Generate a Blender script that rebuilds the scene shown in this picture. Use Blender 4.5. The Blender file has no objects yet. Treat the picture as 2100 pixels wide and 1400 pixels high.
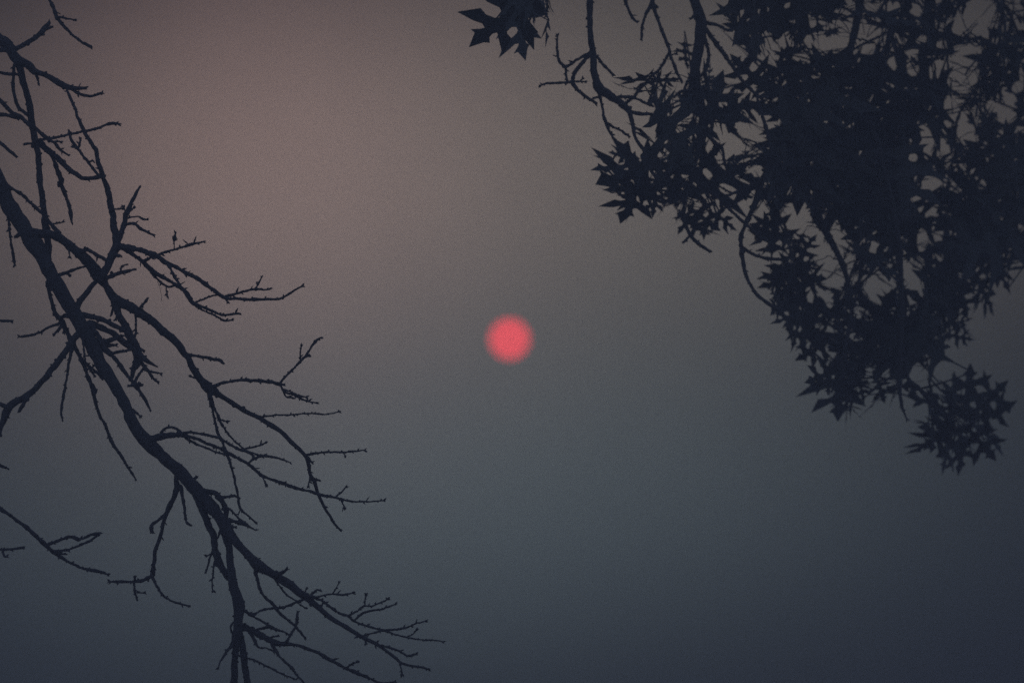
import bpy, bmesh, math, random
import numpy as np
from mathutils import Vector

# ------------------------------------------------------------------ camera
scn = bpy.context.scene
FOCAL, SENSOR = 174.0, 36.0
PITCH = math.radians(16.0)
CAM = np.array([0.0, 0.0, 1.6])
TANH = SENSOR / 2 / FOCAL
RT = np.array([1.0, 0.0, 0.0])
FW = np.array([0.0, math.cos(PITCH), math.sin(PITCH)])
UP = np.array([0.0, -math.sin(PITCH), math.cos(PITCH)])
FOCUS = 14.0
HAZE_D, HAZE_COL = 0.030, (.95, .90, .90, 1)

cd = bpy.data.cameras.new('camera')
cam = bpy.data.objects.new('camera', cd)
scn.collection.objects.link(cam)
cam.location = CAM
cam.rotation_euler = (math.radians(90) + PITCH, 0, 0)
cd.lens, cd.sensor_width = FOCAL, SENSOR
cd.clip_start, cd.clip_end = 0.1, 30000
cd.dof.use_dof = True
cd.dof.focus_distance = FOCUS
cd.dof.aperture_fstop = 3.7
scn.camera = cam

def world(px, py, d):
    """point of the place seen at photograph position (px, py), d metres along the view axis"""
    return CAM + FW * d + RT * ((px - 1050) / 1050 * TANH * d) + UP * ((700 - py) / 1050 * TANH * d)

def direction(px, py):
    v = world(px, py, 1.0) - CAM
    return v / np.linalg.norm(v)

SUN_DIR = direction(1045, 695)
SUN_EL = math.asin(SUN_DIR[2])
SUN_AZ = math.atan2(SUN_DIR[0], SUN_DIR[1])

# ------------------------------------------------------------------ sky: dusk sky behind smoke, with added fill away from the sun
wd = bpy.data.worlds.new('World'); scn.world = wd; wd.use_nodes = True
nt = wd.node_tree; nt.nodes.clear()
def N(t, **k):
    n = nt.nodes.new(t)
    for a, b in k.items(): setattr(n, a, b)
    return n
def LK(a, b): nt.links.new(a, b)
def M(op, a, b=None):
    n = N('ShaderNodeMath', operation=op)
    for i, v in enumerate((a, b)):
        if v is None: continue
        if isinstance(v, (int, float)): n.inputs[i].default_value = v
        else: LK(v, n.inputs[i])
    return n.outputs[0]
tc = N('ShaderNodeTexCoord')
def DOT(v):
    n = N('ShaderNodeVectorMath', operation='DOT_PRODUCT')
    LK(tc.outputs['Generated'], n.inputs[0]); n.inputs[1].default_value = tuple(float(c) for c in v)
    return n.outputs['Value']
def glow(px, py, a, b, th):
    """soft elliptical glow in the smoke, centred on a compass direction; a, b half widths in radians"""
    g = Vector(direction(px, py)); r = g.cross(Vector((0, 0, 1))).normalized(); u = r.cross(g)
    c, s = math.cos(th), math.sin(th)
    e1, e2 = r * c + u * s, u * c - r * s
    q = M('ADD', M('POWER', M('ABSOLUTE', M('MULTIPLY', DOT(e1), 1 / a)), 2.0),
          M('POWER', M('ABSOLUTE', M('MULTIPLY', DOT(e2), 1 / b)), 2.0))
    q = M('ADD', q, M('MULTIPLY', M('SUBTRACT', 1.0, DOT(g)), 4.0))
    return M('POWER', 2.718281828, M('MULTIPLY', q, -1.0))
K = math.atan(TANH)
def lobe(cx, cy, a, b, th): return glow(1050 + cx * 1050, 700 - cy * 1050, a * K, b * K, th)
g1 = lobe(-.498, .346, .450, .449, .211)
g2 = lobe(-.001, .346, 1.147, .418, .074)
g3 = lobe(-.153, -.297, .972, .381, .063)
# faint unevenness of the smoke
ns = N('ShaderNodeTexNoise'); LK(tc.outputs['Generated'], ns.inputs['Vector'])
ns.inputs['Scale'].default_value = 34; ns.inputs['Detail'].default_value = 5; ns.inputs['Roughness'].default_value = .55
wob = M('ADD', .93, M('MULTIPLY', ns.outputs[0], .14))
def BG(col, fac):
    b = N('ShaderNodeBackground')
    if isinstance(col, tuple): b.inputs[0].default_value = (*col, 1)
    else: LK(col, b.inputs[0])
    if isinstance(fac, (int, float)): b.inputs[1].default_value = fac
    else: LK(fac, b.inputs[1])
    return b.outputs[0]
sky = N('ShaderNodeTexSky', sky_type='NISHITA', sun_disc=False, sun_elevation=SUN_EL, sun_rotation=SUN_AZ)
sky.air_density = 1.0; sky.dust_density = 0.6; sky.ozone_density = 1.0
# open sky added out of view, away from the sun, to lift the silhouettes
mr = N('ShaderNodeMapRange', interpolation_type='SMOOTHSTEP')
LK(DOT(SUN_DIR), mr.inputs[0])
mr.inputs[1].default_value = math.cos(math.radians(18)); mr.inputs[2].default_value = math.cos(math.radians(85))
mr.inputs[3].default_value = 0.0; mr.inputs[4].default_value = 0.083
def ADD(a, b):
    n = N('ShaderNodeAddShader'); LK(a, n.inputs[0]); LK(b, n.inputs[1]); return n.outputs[0]
tot = ADD(BG((.002, .003, .004), wob), BG((.184, .1034, .0925), M('MULTIPLY', g1, wob)))
tot = ADD(tot, BG((.199, .1705, .1435), M('MULTIPLY', g2, wob)))
tot = ADD(tot, BG((.101, .129, .134), M('MULTIPLY', g3, wob)))
tint = N('ShaderNodeMix', data_type='RGBA', blend_type='MULTIPLY'); tint.inputs[0].default_value = 1.0
LK(sky.outputs[0], tint.inputs[6]); tint.inputs[7].default_value = (.93, .825, 1.0, 1)       # tints the added sky fill to set the silhouettes' colour
tot = ADD(tot, BG(tint.outputs[2], mr.outputs[0]))
ow = N('ShaderNodeOutputWorld'); LK(tot, ow.inputs[0])

# the sun's own light is almost all taken by the smoke
sl = bpy.data.lights.new('sun_light', 'SUN'); sl.energy = 0.05; sl.angle = math.radians(.53); sl.color = (1, .3, .25)
so = bpy.data.objects.new('sun_light', sl); scn.collection.objects.link(so)
so.rotation_euler = Vector(-SUN_DIR).to_track_quat('-Z', 'Y').to_euler()

scn.cycles.use_denoising = False        # keep the fine grain of the dim light
vs = scn.view_settings
vs.view_transform = 'Standard'; vs.look = 'None'; vs.exposure = 0; vs.gamma = 1; vs.use_curve_mapping = False

# ------------------------------------------------------------------ helpers
def mat(name, c1, c2, scale, rough=.85, bump=0.0):
    m = bpy.data.materials.new(name); m.use_nodes = True
    t = m.node_tree; p = t.nodes['Principled BSDF']; p.inputs['Roughness'].default_value = rough
    co = t.nodes.new('ShaderNodeTexCoord')
    n = t.nodes.new('ShaderNodeTexNoise'); n.inputs['Scale'].default_value = scale; n.inputs['Detail'].default_value = 6
    t.links.new(co.outputs['Object'], n.inputs['Vector'])
    r = t.nodes.new('ShaderNodeMapRange'); r.inputs[1].default_value = .35; r.inputs[2].default_value = .65
    t.links.new(n.outputs[0], r.inputs[0])
    x = t.nodes.new('ShaderNodeMix'); x.data_type = 'RGBA'
    x.inputs[6].default_value = (*c1, 1); x.inputs[7].default_value = (*c2, 1)
    t.links.new(r.outputs[0], x.inputs[0]); t.links.new(x.outputs[2], p.inputs['Base Color'])
    if bump:
        b = t.nodes.new('ShaderNodeBump'); b.inputs['Strength'].default_value = .6; b.inputs['Distance'].default_value = bump
        t.links.new(n.outputs[0], b.inputs['Height']); t.links.new(b.outputs[0], p.inputs['Normal'])
    return m
BARK = mat('grey_bark', (.045, .043, .044), (.07, .067, .065), 60, .9, .004)
OAKBARK = mat('oak_bark', (.04, .039, .038), (.06, .058, .055), 60, .9, .004)
LEAF = mat('oak_leaf', (.04, .046, .04), (.06, .062, .052), 14, .6)
GRASS = mat('dry_grass', (.08, .085, .045), (.16, .14, .08), .6, .95)
SUNM = bpy.data.materials.new('sun_surface'); SUNM.use_nodes = True
t = SUNM.node_tree; t.nodes.clear()
e = t.nodes.new('ShaderNodeEmission'); e.inputs[0].default_value = (1.0, .122, .140, 1); e.inputs[1].default_value = 1.50
o_ = t.nodes.new('ShaderNodeOutputMaterial'); t.links.new(e.outputs[0], o_.inputs[0])

def link(name, verts, faces, material, parent=None, smooth=True):
    me = bpy.data.meshes.new(name); me.from_pydata([tuple(v) for v in verts], [], faces)
    if smooth: me.polygons.foreach_set('use_smooth', [True] * len(me.polygons))
    me.materials.append(material); me.update()
    o = bpy.data.objects.new(name, me); scn.collection.objects.link(o); o.parent = parent
    return o
def thing(name, label, cat, loc):
    o = bpy.data.objects.new(name, None); scn.collection.objects.link(o)
    o.location = loc; o['label'] = label; o['category'] = cat; o.empty_display_size = .3
    return o
rng = np.random.default_rng(7)

class Tube:
    """collects tubes and buds into one mesh, coordinates in the world"""
    def __init__(s): s.v, s.f = [], []
    def tube(s, P, R, sides=8, rough=.06):
        P = np.asarray(P, float); n = len(P)
        T = np.gradient(P, axis=0); T /= np.linalg.norm(T, axis=1)[:, None] + 1e-12
        a = np.cross(T[0], [.31, .2, .93]); a /= np.linalg.norm(a)
        b0 = len(s.v)
        ang = np.arange(sides) * 2 * math.pi / sides
        for i in range(n):
            a = a - T[i] * a.dot(T[i]); a /= np.linalg.norm(a); b = np.cross(T[i], a)
            rr = R[i] * (1 + rough * rng.normal(size=sides))
            for k in range(sides):
                s.v.append(P[i] + rr[k] * (math.cos(ang[k]) * a + math.sin(ang[k]) * b))
        for i in range(n - 1):
            for k in range(sides):
                k2 = (k + 1) % sides
                s.f.append((b0 + i * sides + k, b0 + i * sides + k2, b0 + (i + 1) * sides + k2, b0 + (i + 1) * sides + k))
        s.v.append(P[0] - T[0] * R[0] * .3); s.v.append(P[-1] + T[-1] * R[-1] * .9)
        c0, c1 = len(s.v) - 2, len(s.v) - 1
        for k in range(sides):
            k2 = (k + 1) % sides
            s.f.append((c0, b0 + k2, b0 + k)); s.f.append((c1, b0 + (n - 1) * sides + k, b0 + (n - 1) * sides + k2))
    def bud(s, p, d, L, r):
        d = d / np.linalg.norm(d)
        q = np.array([0, .25, .55, .8, 1.0]); w = np.array([.55, 1, .85, .45, .08])
        s.tube(p + d * L * q[:, None], r * w, 6, .08)

def smooth_noise(n, step):
    k = max(2, int(n / step) + 2); y = rng.normal(size=k)
    return np.interp(np.linspace(0, k - 1, n), np.arange(k), y)

def catmull(P, step):
    P = np.asarray(P, float)
    if len(P) == 2: Q = [P[0] + (P[1] - P[0]) * t for t in np.linspace(0, 1, max(3, int(np.linalg.norm((P[1] - P[0])[:2]) / step) + 1))]; return np.array(Q)
    E_ = np.vstack([2 * P[0] - P[1], P, 2 * P[-1] - P[-2]]); out = []
    for i in range(1, len(E_) - 2):
        a, b, c, d = E_[i - 1:i + 3]; m = max(2, int(np.linalg.norm((c - b)[:2]) / step))
        for t in np.arange(m) / m:
            out.append(.5 * (2 * b + (c - a) * t + (2 * a - 5 * b + 4 * c - d) * t * t + (3 * b - a - 3 * c + d) * t ** 3))
    out.append(P[-1]); return np.array(out)

MM = 2 * TANH / 2100          # metres across one photograph pixel per metre of distance
TILES = dict(T1=(0, 0), T2=(0, 280), T3=(0, 560), T4=(0, 840), T5=(0, 1100), U1=(360, 440), U2=(360, 680), U3=(400, 880),
             U4=(300, 960), U5=(360, 1100), U6=(560, 1100), V1=(940, 0), V2=(1200, 0), V3=(1200, 240), V6=(1480, 280),
             V8=(1500, 560), V9=(1700, 500), V10=(1700, 720), P=(0, 0))
SC = 1867 / 400

def parse(s):
    pts, off, sc = [], (0, 0), SC
    for tok in s.replace('>', ' ').split():
        if tok in TILES: off = TILES[tok]; sc = 1.0 if tok == 'P' else SC; continue
        x, y, w = map(float, tok.split(','))
        pts.append((off[0] + x / sc, off[1] + y / sc, w / sc))
    return np.array(pts)
# __DATA__
# ------------------------------------------------------------------ limbs and twigs: centre lines with widths
BARE = '''
L1 - | T2 0,470,150 80,650,145 220,860,155 400,1150,140 470,1280,135 T3 490,10,130 620,240,138 740,430,145 830,590,130 900,730,118 960,860,115 1050,1000,115 1150,1180,106 1230,1320,106 T4 1235,60,110 1330,220,115 1420,330,130 1500,410,122 1620,500,110 1740,615,118 U4 440,170,125 540,280,115 640,390,110 730,510,105 775,600,100 840,690,86 930,790,76 1010,870,84 1085,945,106 1180,995,80 1280,1045,80 1380,1120,86 1450,1180,70 1540,1230,70 U6 330,590,62 440,680,50 560,780,45 700,860,40 800,920,38 880,970,40 980,1020,36 1080,1090,28 1180,1170,28 1230,1210,26 1330,1235,24 1430,1250,20 1490,1265,16
a L1 | U6 350,590,28 440,600,26 560,680,28 650,740,26 720,760,28 780,810,24 900,855,20 1060,895,26 1150,930,18 1290,965,18 1420,985,16 1560,990,16 1630,1000,12
b a | U6 720,755,24 800,715,22 870,665,20 950,662,16 1030,630,16 1110,595,20
b2 b | U6 875,665,16 885,555,14
c a | U6 780,800,18 850,740,22 950,705,22 1050,690,18 1130,660,16 1175,645,12
d L1 | U6 870,945,18 960,920,18 1060,895,22 1200,885,22 1290,865,20 1380,825,16 1460,810,14
e a | U6 1290,955,14 1340,930,13 1370,890,18
f L1 | U6 1040,1040,24 1140,1070,22 1240,1110,22 1300,1140,26 1370,1120,18
g L1 | U6 1215,1205,18 1225,1260,14 1238,1320,16
h L1 | U6 880,970,22 890,1025,16
i L1 | U6 350,570,24 430,575,20 500,555,18 570,545,18 660,555,22 760,535,16
j i | U6 570,545,16 600,500,14 630,440,12
k L1 | U6 355,565,18 410,515,22 445,510,22
m L1 | U6 300,540,18 315,500,14
n L1 | U6 800,925,22 800,960,20
p L1 | U5 950,400,20 1000,480,18 1060,550,18 1150,610,18 1200,655,18 1240,685,20
q L1 | U5 765,330,42 780,400,34 800,480,34 850,570,28 920,630,28 965,690,34 1010,740,26 1080,800,24 1150,860,26 1200,920,24 1235,960,20
N L1 | U4 765,560,100 765,650,76 790,760,70 800,880,66 810,980,75 830,1100,85 870,1230,95 888,1330,105 U5 608,720,105 605,800,88 600,900,80 585,1010,66 560,1150,56 560,1300,66 560,1420,70
N2 N | U5 610,900,60 640,1020,54 655,1150,60 668,1280,60 695,1430,58
r N | U5 650,700,34 730,745,26 820,705,22 930,685,24 1040,675,24 1150,630,26 1250,590,26
s L1 | U5 960,365,46 1030,340,30 1065,310,24
strip L1 | U4 1010,835,26 1090,885,22 1180,960,22 1230,1000,20
MM L1 | U4 470,220,80 540,400,70 590,520,62 640,640,60 660,760,62 690,880,72 740,970,62 800,1060,56
fz N | U5 565,810,16 525,860,20 545,930,18 550,1000,24
t N | U5 565,960,30 535,1045,40 480,1110,26 430,1190,18 405,1250,14
u N | U5 630,860,72 720,890,70 810,940,62 900,990,62 980,1020,55 1080,1025,36 1180,1040,30 1290,1080,32 1400,1130,34 1500,1190,36 1600,1240,34 1680,1280,36 1780,1320,34 U6 920,1350,28 1000,1390,22 1100,1402,24 1170,1385,22
v u | U5 1060,1010,30 1100,940,24 1150,860,24 1160,790,28 1168,725,20
w r | U5 700,740,26 790,790,22 880,840,26 960,885,24 1040,910,20 1090,940,20
x u | U5 760,895,24 830,875,26 900,865,34 950,880,24
y u | U5 890,970,20 980,945,16
z u | U5 725,920,36 770,1020,28 800,1060,22 870,1065,16 940,1095,22
aa u | U5 925,1030,40 970,1110,28 1040,1190,26 1100,1240,28 1160,1320,24 1240,1410,24
ab N | U5 590,1130,30 690,1160,22 800,1200,20 900,1250,20 1000,1300,18 1130,1355,14
ac u | U6 700,1255,18 750,1220,18 800,1200,18
ba L1 | U4 560,220,56 660,240,50 720,280,38 790,270,26 850,258,26
bb ba | U4 680,270,44 740,340,45 760,420,50 765,520,50
bc bb | U4 755,360,26 830,420,22 900,490,22 950,510,18
bd L1 | U4 775,500,48 860,515,40 940,530,40 990,560,22 1050,592,12
be L1 | U4 795,570,28 855,560,22
bf L1 | U4 715,580,26 680,680,22
bg L1 | U4 430,120,46 475,90,24
bh MM | U4 640,780,24 605,870,22 590,930,16 570,985,22
bh2 bh | U4 625,810,14 580,840,14
bi MM | U4 655,890,20 640,1000,16 630,1100,16 638,1175,16
ca L1 | U4 300,30,46 290,130,46 300,190,56 260,290,46 210,390,46 175,460,36 150,580,36 120,700,36 80,820,34 70,920,36 T5 1455,370,48
ca2 ca | T5 1455,375,34 1500,470,26 1560,560,26 1640,610,20 1720,640,20 1800,660,16
ca3 ca | T5 1450,375,44 1360,420,36 1260,430,30 1150,430,26 1045,430,22
ca4 ca3 | T5 1280,430,24 1290,520,22 1310,600,20
ca5 ca4 | T5 1300,535,14 1385,535,16
ca6 ca3 | T5 1290,425,20 1290,380,34
cb ca | U4 172,450,34 110,500,34 50,550,34 55,605,30
cc ca | U4 325,170,40 350,300,30 370,400,28 380,500,30 425,548,24
da L1 | T4 1430,290,74 1560,252,55 1680,240,52 U2 20,985,60 100,965,28 200,968,22 300,990,26 400,1010,28 500,1065,30 600,1120,30 700,1150,26 800,1180,22 880,1190,26 1000,1215,20 1100,1252,14
db da | U2 40,985,44 180,1015,34 300,1070,32 420,1110,34 500,1160,44 580,1205,34 700,1270,32 800,1350,32 U3 640,440,36 720,475,30 850,520,30 960,560,32 1090,590,28 1200,625,34 1320,645,28 1400,670,26 1500,690,22 1650,690,16 1760,685,16 1810,680,14
dc db | U2 80,1005,24 180,1065,24 290,1110,24 400,1155,22 480,1175,20
dd da | T4 1530,240,24 1580,180,26 1650,165,24 1710,195,26 1740,228,20
de db | U2 700,1258,22 750,1215,24 860,1180,28
df db | U3 640,440,16 660,490,15 685,530,20
dg db | U3 1350,645,18 1400,600,16 1440,555,16
dh db | U3 1385,665,14 1420,720,14 1440,755,14
K L1 | T2 300,930,95 450,930,85 560,970,80 660,1040,80 760,1110,88 850,1200,98 920,1300,108 T3 950,50,108 1015,130,80 1090,235,84 1200,300,84 1320,370,84 1440,450,80 1540,530,78 1640,620,70 1740,730,62 1800,820,56 U2 180,370,60 260,480,80 340,555,88 430,620,50 560,700,45 680,770,42 800,820,42 900,880,45 1000,950,42 1080,1030,42 1170,1110,38 1255,1200,36 1280,1300,34 U3 1090,330,30 1110,440,32 1140,500,36 1170,590,34 1210,680,28 1260,790,26 1320,880,24 1390,955,18
dj K | U2 330,590,45 360,700,30 400,790,26 440,880,28 500,970,22 580,1060,20 650,1115,20 740,1185,18
dj2 dj | U2 425,840,16 495,860,14
di dj | U2 660,1120,18 780,1095,20 850,1065,16
dk K | U2 320,590,42 350,740,26 380,860,24 410,980,30 460,1080,24 495,1170,30 530,1280,26 560,1390,22 U3 380,500,22 410,620,22 430,750,26 500,820,20 580,890,18
ka K | U2 85,220,42 200,230,30 320,255,32 420,270,36 455,300,24
kb K | U2 330,540,44 420,500,32 520,475,28 640,462,28 780,468,32 900,480,32 990,500,38 1040,505,20
kb2 kb | U2 995,495,24 1080,400,22 1170,310,24 1230,250,24 1290,160,20 1340,90,28 1385,60,14
kc kb2 | U2 1195,295,20 1195,200,18 1205,140,12
kc2 kb2 | U2 1215,260,18 1275,230,14
kd kb | U2 1000,500,28 1040,570,20 1120,600,22 1200,640,22 1280,670,18 1345,680,14
kd2 kd | U2 1020,540,20 1060,620,20 1120,630,18
kd3 kd | U2 1060,560,18 1110,580,18 1180,612,20 1250,625,14
ke K | U2 800,815,22 950,800,18 1100,795,20 1200,785,18 1350,785,18 1440,790,16 1570,765,14
kf K | U2 1240,1180,26 1400,1155,22 1500,1150,20 1620,1155,20 1720,1140,18 1810,1135,14
kf2 kf | U2 1600,1150,14 1625,1180,12
kg K | U2 1265,1200,34 1300,1250,20
kh K | U3 1105,430,18 1090,500,14 1085,545,18
ki K | U3 1135,475,28 1185,485,22
kj K | U2 205,445,24 150,430,14
R1 - | T1 0,380,112 70,430,105 140,540,100 200,590,95 270,620,76 330,680,60 430,715,50 540,770,58 620,820,55 720,845,40 820,842,26
J R1 | T1 165,570,80 210,720,60 250,880,60 290,1050,62 320,1250,62 345,1380,70 T2 350,100,60 362,210,55 385,400,52 405,560,55 420,700,55 432,820,62 445,950,68 460,1080,70 450,1200,70
ra R1 | T1 680,845,32 760,900,32 860,920,30 920,905,28 975,890,20
rc R1 | T1 100,490,54 200,450,44 280,400,46 360,340,46 420,280,50 470,215,36
rc2 rc | T1 420,285,34 495,262,24
rd R1 | T1 110,490,46 60,480,45 0,482,45
re R1 | T1 345,690,44 370,795,16
rf R1 | T1 145,590,40 130,700,34 125,820,34 140,930,34 180,1030,34 260,1100,34
rg - | T1 0,695,34 80,710,34 180,715,28
rh - | T1 0,960,44 60,1020,40 130,1090,44 200,1120,44 260,1180,40 350,1240,40 430,1310,42 T2 520,65,36 580,130,28 655,178,16
ri rh | T1 150,1120,44 80,1105,40 0,1095,44
rj - | T2 0,60,34 60,110,36 150,190,34
rk rh | T2 500,50,24 585,50,20
rl J | T1 335,1365,24 420,1330,26 520,1320,26 640,1295,24 790,1260,26 900,1240,26 1000,1205,24 1080,1180,30 1140,1185,18
rl0 J | T1 335,1365,24 250,1382,26
rm J | T2 370,60,74 450,120,60 520,180,55 600,260,50 680,330,46 760,390,42 800,402,36 940,395,40
rn rm | T2 495,170,44 530,270,44 570,370,44 590,460,44 630,570,36 660,660,36 680,760,36 683,825,14
rn2 rn | T2 590,420,50 565,470,40
rb K | T2 960,1350,90 1010,1270,76 1060,1170,75 1110,1070,75 1115,970,70 1090,860,62 1080,760,56 1060,640,54 1030,500,50 985,400,44 950,280,40 920,160,40 880,60,34 T1 830,1300,36 790,1220,34 740,1100,28 700,1000,26 660,920,30 640,850,18
ro rb | T2 960,390,30 870,280,28 800,190,26 740,110,30 690,50,30 T1 670,1310,24 665,1265,30
ro2 ro | T2 750,110,22 768,40,22 T1 770,1325,20
ro3 ro | T2 840,245,18 895,232,16
ro4 ro | T2 730,110,18 700,105,14
rp L1 | T2 10,440,60 100,490,38 200,550,34 300,640,32 400,730,36
rq J | T2 435,770,36 500,850,36 570,930,40
rq2 rq | T2 495,840,18 600,820,16
rr L1 | T2 75,690,38 85,830,28 100,960,28 120,1090,28 135,1190,28 140,1230,12
rs L1 | T2 200,920,56 150,965,32
rt K | T2 820,1240,22 720,1270,26 640,1300,36 560,1330,44
rt2 rt | T2 640,1300,30 670,1335,46
ru K | T2 630,1040,36 660,1100,16 668,1150,12
rv rb | T2 1140,980,60 1180,860,50 1210,750,48 1260,630,40 1300,550,32 1340,490,18
rv2 rv | T2 1210,735,22 1185,680,14
rv3 rv | T2 1225,725,24 1280,685,18
rv4 rv | T2 1210,785,18 1320,765,16 1360,785,28 1405,795,14
rv5 rv | T2 1190,840,30 1290,840,32 1360,890,30 1470,945,18
rv6 rb | T2 1090,695,20 1165,690,18
rw rb | T2 1110,1050,70 1260,1070,60 1370,1095,55 1490,1140,55 1580,1200,45 1680,1250,40 1780,1310,38 U1 100,560,40 230,620,42 320,690,40 420,760,38 490,800,34 600,805,28 750,812,34 870,810,26 1000,805,24 1100,750,22 1180,700,18 1215,685,20
rw2 rw | U1 470,785,28 560,765,24 680,730,24 770,712,24 900,718,18
rw3 rw2 | U1 770,705,16 825,605,16
rw4 rw | U1 480,800,32 500,835,14
rx rb | T2 1130,1060,50 1200,1085,42 1290,1140,38 1370,1200,40 1440,1270,44 1530,1330,40 T3 1640,85,38 1740,150,40 1830,250,36 U1 100,760,30 170,850,40 250,880,26 350,920,26 450,960,24 530,952,20 615,945,18
rx2 rx | U1 170,850,30 260,915,20 370,960,20 460,1010,22 545,1010,16
ry rx | T2 1365,1200,30 1440,1160,28 1500,1140,30 1570,1110,24 1680,1080,24 1780,1050,26 1867,1020,22 U1 100,300,30 200,275,24 270,262,14
ry2 ry | T2 1668,1080,14 1668,1010,12 1668,970,46 1685,925,10
rz rw | T2 1600,1210,32 1660,1320,28 1700,1390,28 T3 1760,170,30
sa rx | U1 180,845,20 300,795,20 400,765,18
sb rx | T2 1440,1275,36 1490,1350,26 T3 1600,130,22 1680,120,20
sb2 sb | T3 1590,130,16 1600,220,18
sc sb | T3 1510,80,5 1540,180,4 1548,270,4
sd K | T2 820,1080,46 920,1130,34 1010,1180,36
se K | T2 1030,1350,44 1130,1310,36 1220,1290,36 1280,1275,22
se2 se | T2 1150,1300,18 1170,1240,22 1205,1222,14
se3 rb | T2 1080,1130,46 1150,1145,26
ta K | T3 910,90,44 830,190,50 760,270,55 730,350,60
tb L1 | T3 455,90,46 490,260,36 530,380,40 590,470,60 640,560,50 690,660,55 740,750,45 790,850,50 830,960,42 870,1060,40 900,1170,40 930,1290,34 970,1400,30 T4 980,90,30 1040,230,32 1080,330,36 1150,430,28 1210,530,28 1270,610,26 1300,660,14
tb2 tb | T3 580,475,32 460,520,26 360,575,24 220,607,26 185,605,12
tb3 tb | T3 600,490,34 545,560,30 515,595,20
tb4 tb | T3 590,430,44 520,405,26
tb5 tb | T3 610,510,26 610,570,16
tb6 L1 | T3 690,400,60 620,410,40 580,440,30
tc L1 | T3 770,560,66 690,660,62 600,790,58 520,890,58 420,1010,55 320,1130,55 220,1200,62 100,1270,70 T4 55,30,72 20,140,48 -15,240,40
tc3 tc | T3 85,1285,54 30,1265,40 -20,1240,36
tc2 tc | T3 260,1190,42 200,1290,36 185,1325,30
td tb | T3 705,680,38 660,850,28 640,1000,26 610,1160,26 590,1280,26 585,1350,22 T4 602,98,14
te L1 | T3 780,400,56 920,425,50 1020,465,48 1120,510,46 1190,545,46
tf L1 | T3 860,480,66 1030,550,55 1120,610,60 1200,670,60 1260,720,50
tg K | T3 1100,270,80 1140,410,65 1200,500,66 1240,590,75 1290,690,85 1320,790,85 1310,860,80 1280,930,50 1270,985,36
tg2 tg | T3 1330,780,64 1420,850,40 1490,885,18
tg3 tg | T3 1340,850,44 1430,935,28 1540,960,16
tg4 tg | T3 1360,870,36 1450,980,28 1510,1045,26
tg5 tg | T3 1310,710,38 1375,738,20
tg6 K | T3 1085,310,24 1070,400,26
tg7 tg | T3 1130,390,34 1105,440,20
th L1 | T3 850,490,50 960,640,60 1010,730,60 1080,790,42 1150,880,40 1220,980,40 1290,1060,52 1330,1120,36 1390,1210,30 1440,1310,18
th2 th | T3 1290,1060,34 1240,1080,24
th3 th | T3 1295,1070,44 1355,1070,32
th4 th | T3 1285,1035,28 1360,930,24
th5 th | T3 980,660,54 1100,630,36 1170,600,34
th6 th | T3 1000,690,50 1105,695,20
th7 th | T3 1040,770,32 1130,755,30 1250,735,26
ti K | T3 1300,400,24 1300,520,22 1290,620,30
ti2 ti | T3 1300,530,16 1255,575,14
tj K | T3 1315,370,28 1360,310,26 1410,250,30
tk L1 | T3 800,600,26 805,760,22 820,860,20
tk2 tk | T3 805,790,14 890,790,14
tl tb | T3 800,840,28 880,910,28 940,960,30 980,1000,26
tl2 tl | T3 880,905,22 930,870,20
tl3 tl | T3 840,885,22 905,980,20
tm - | T3 0,455,26 105,458,26
tn L1 | T3 1270,1310,34 1340,1365,18
to tb | T3 885,1070,34 920,1135,28
ua - | T4 -20,930,44 60,985,40 150,1050,40 250,1120,40 350,1210,40 430,1290,48 510,1360,40 T5 540,170,36 640,230,30 760,290,28 870,320,34 980,335,30 1035,360,14
ub ua | T4 440,1295,36 560,1250,28 680,1215,30 780,1235,24 870,1195,28 950,1180,28
ub2 ub | T4 690,1220,24 750,1245,28 775,1235,16
uc ua | T4 500,1355,36 640,1340,24 760,1295,24 860,1255,26 930,1205,24
uc2 uc | T5 550,160,24 625,165,18
ud - | T4 -20,525,34 40,550,30 75,563,12
ue - | T5 -20,122,24 80,122,24 170,110,24 215,105,20
ue2 ue | T5 25,125,20 40,190,22 65,185,14
va - | T1 460,-30,34 510,80,36 550,180,38 620,260,30 700,340,26 780,400,26 875,455,30
va2 va | T1 565,165,24 640,180,20 715,192,16
'''
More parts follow.
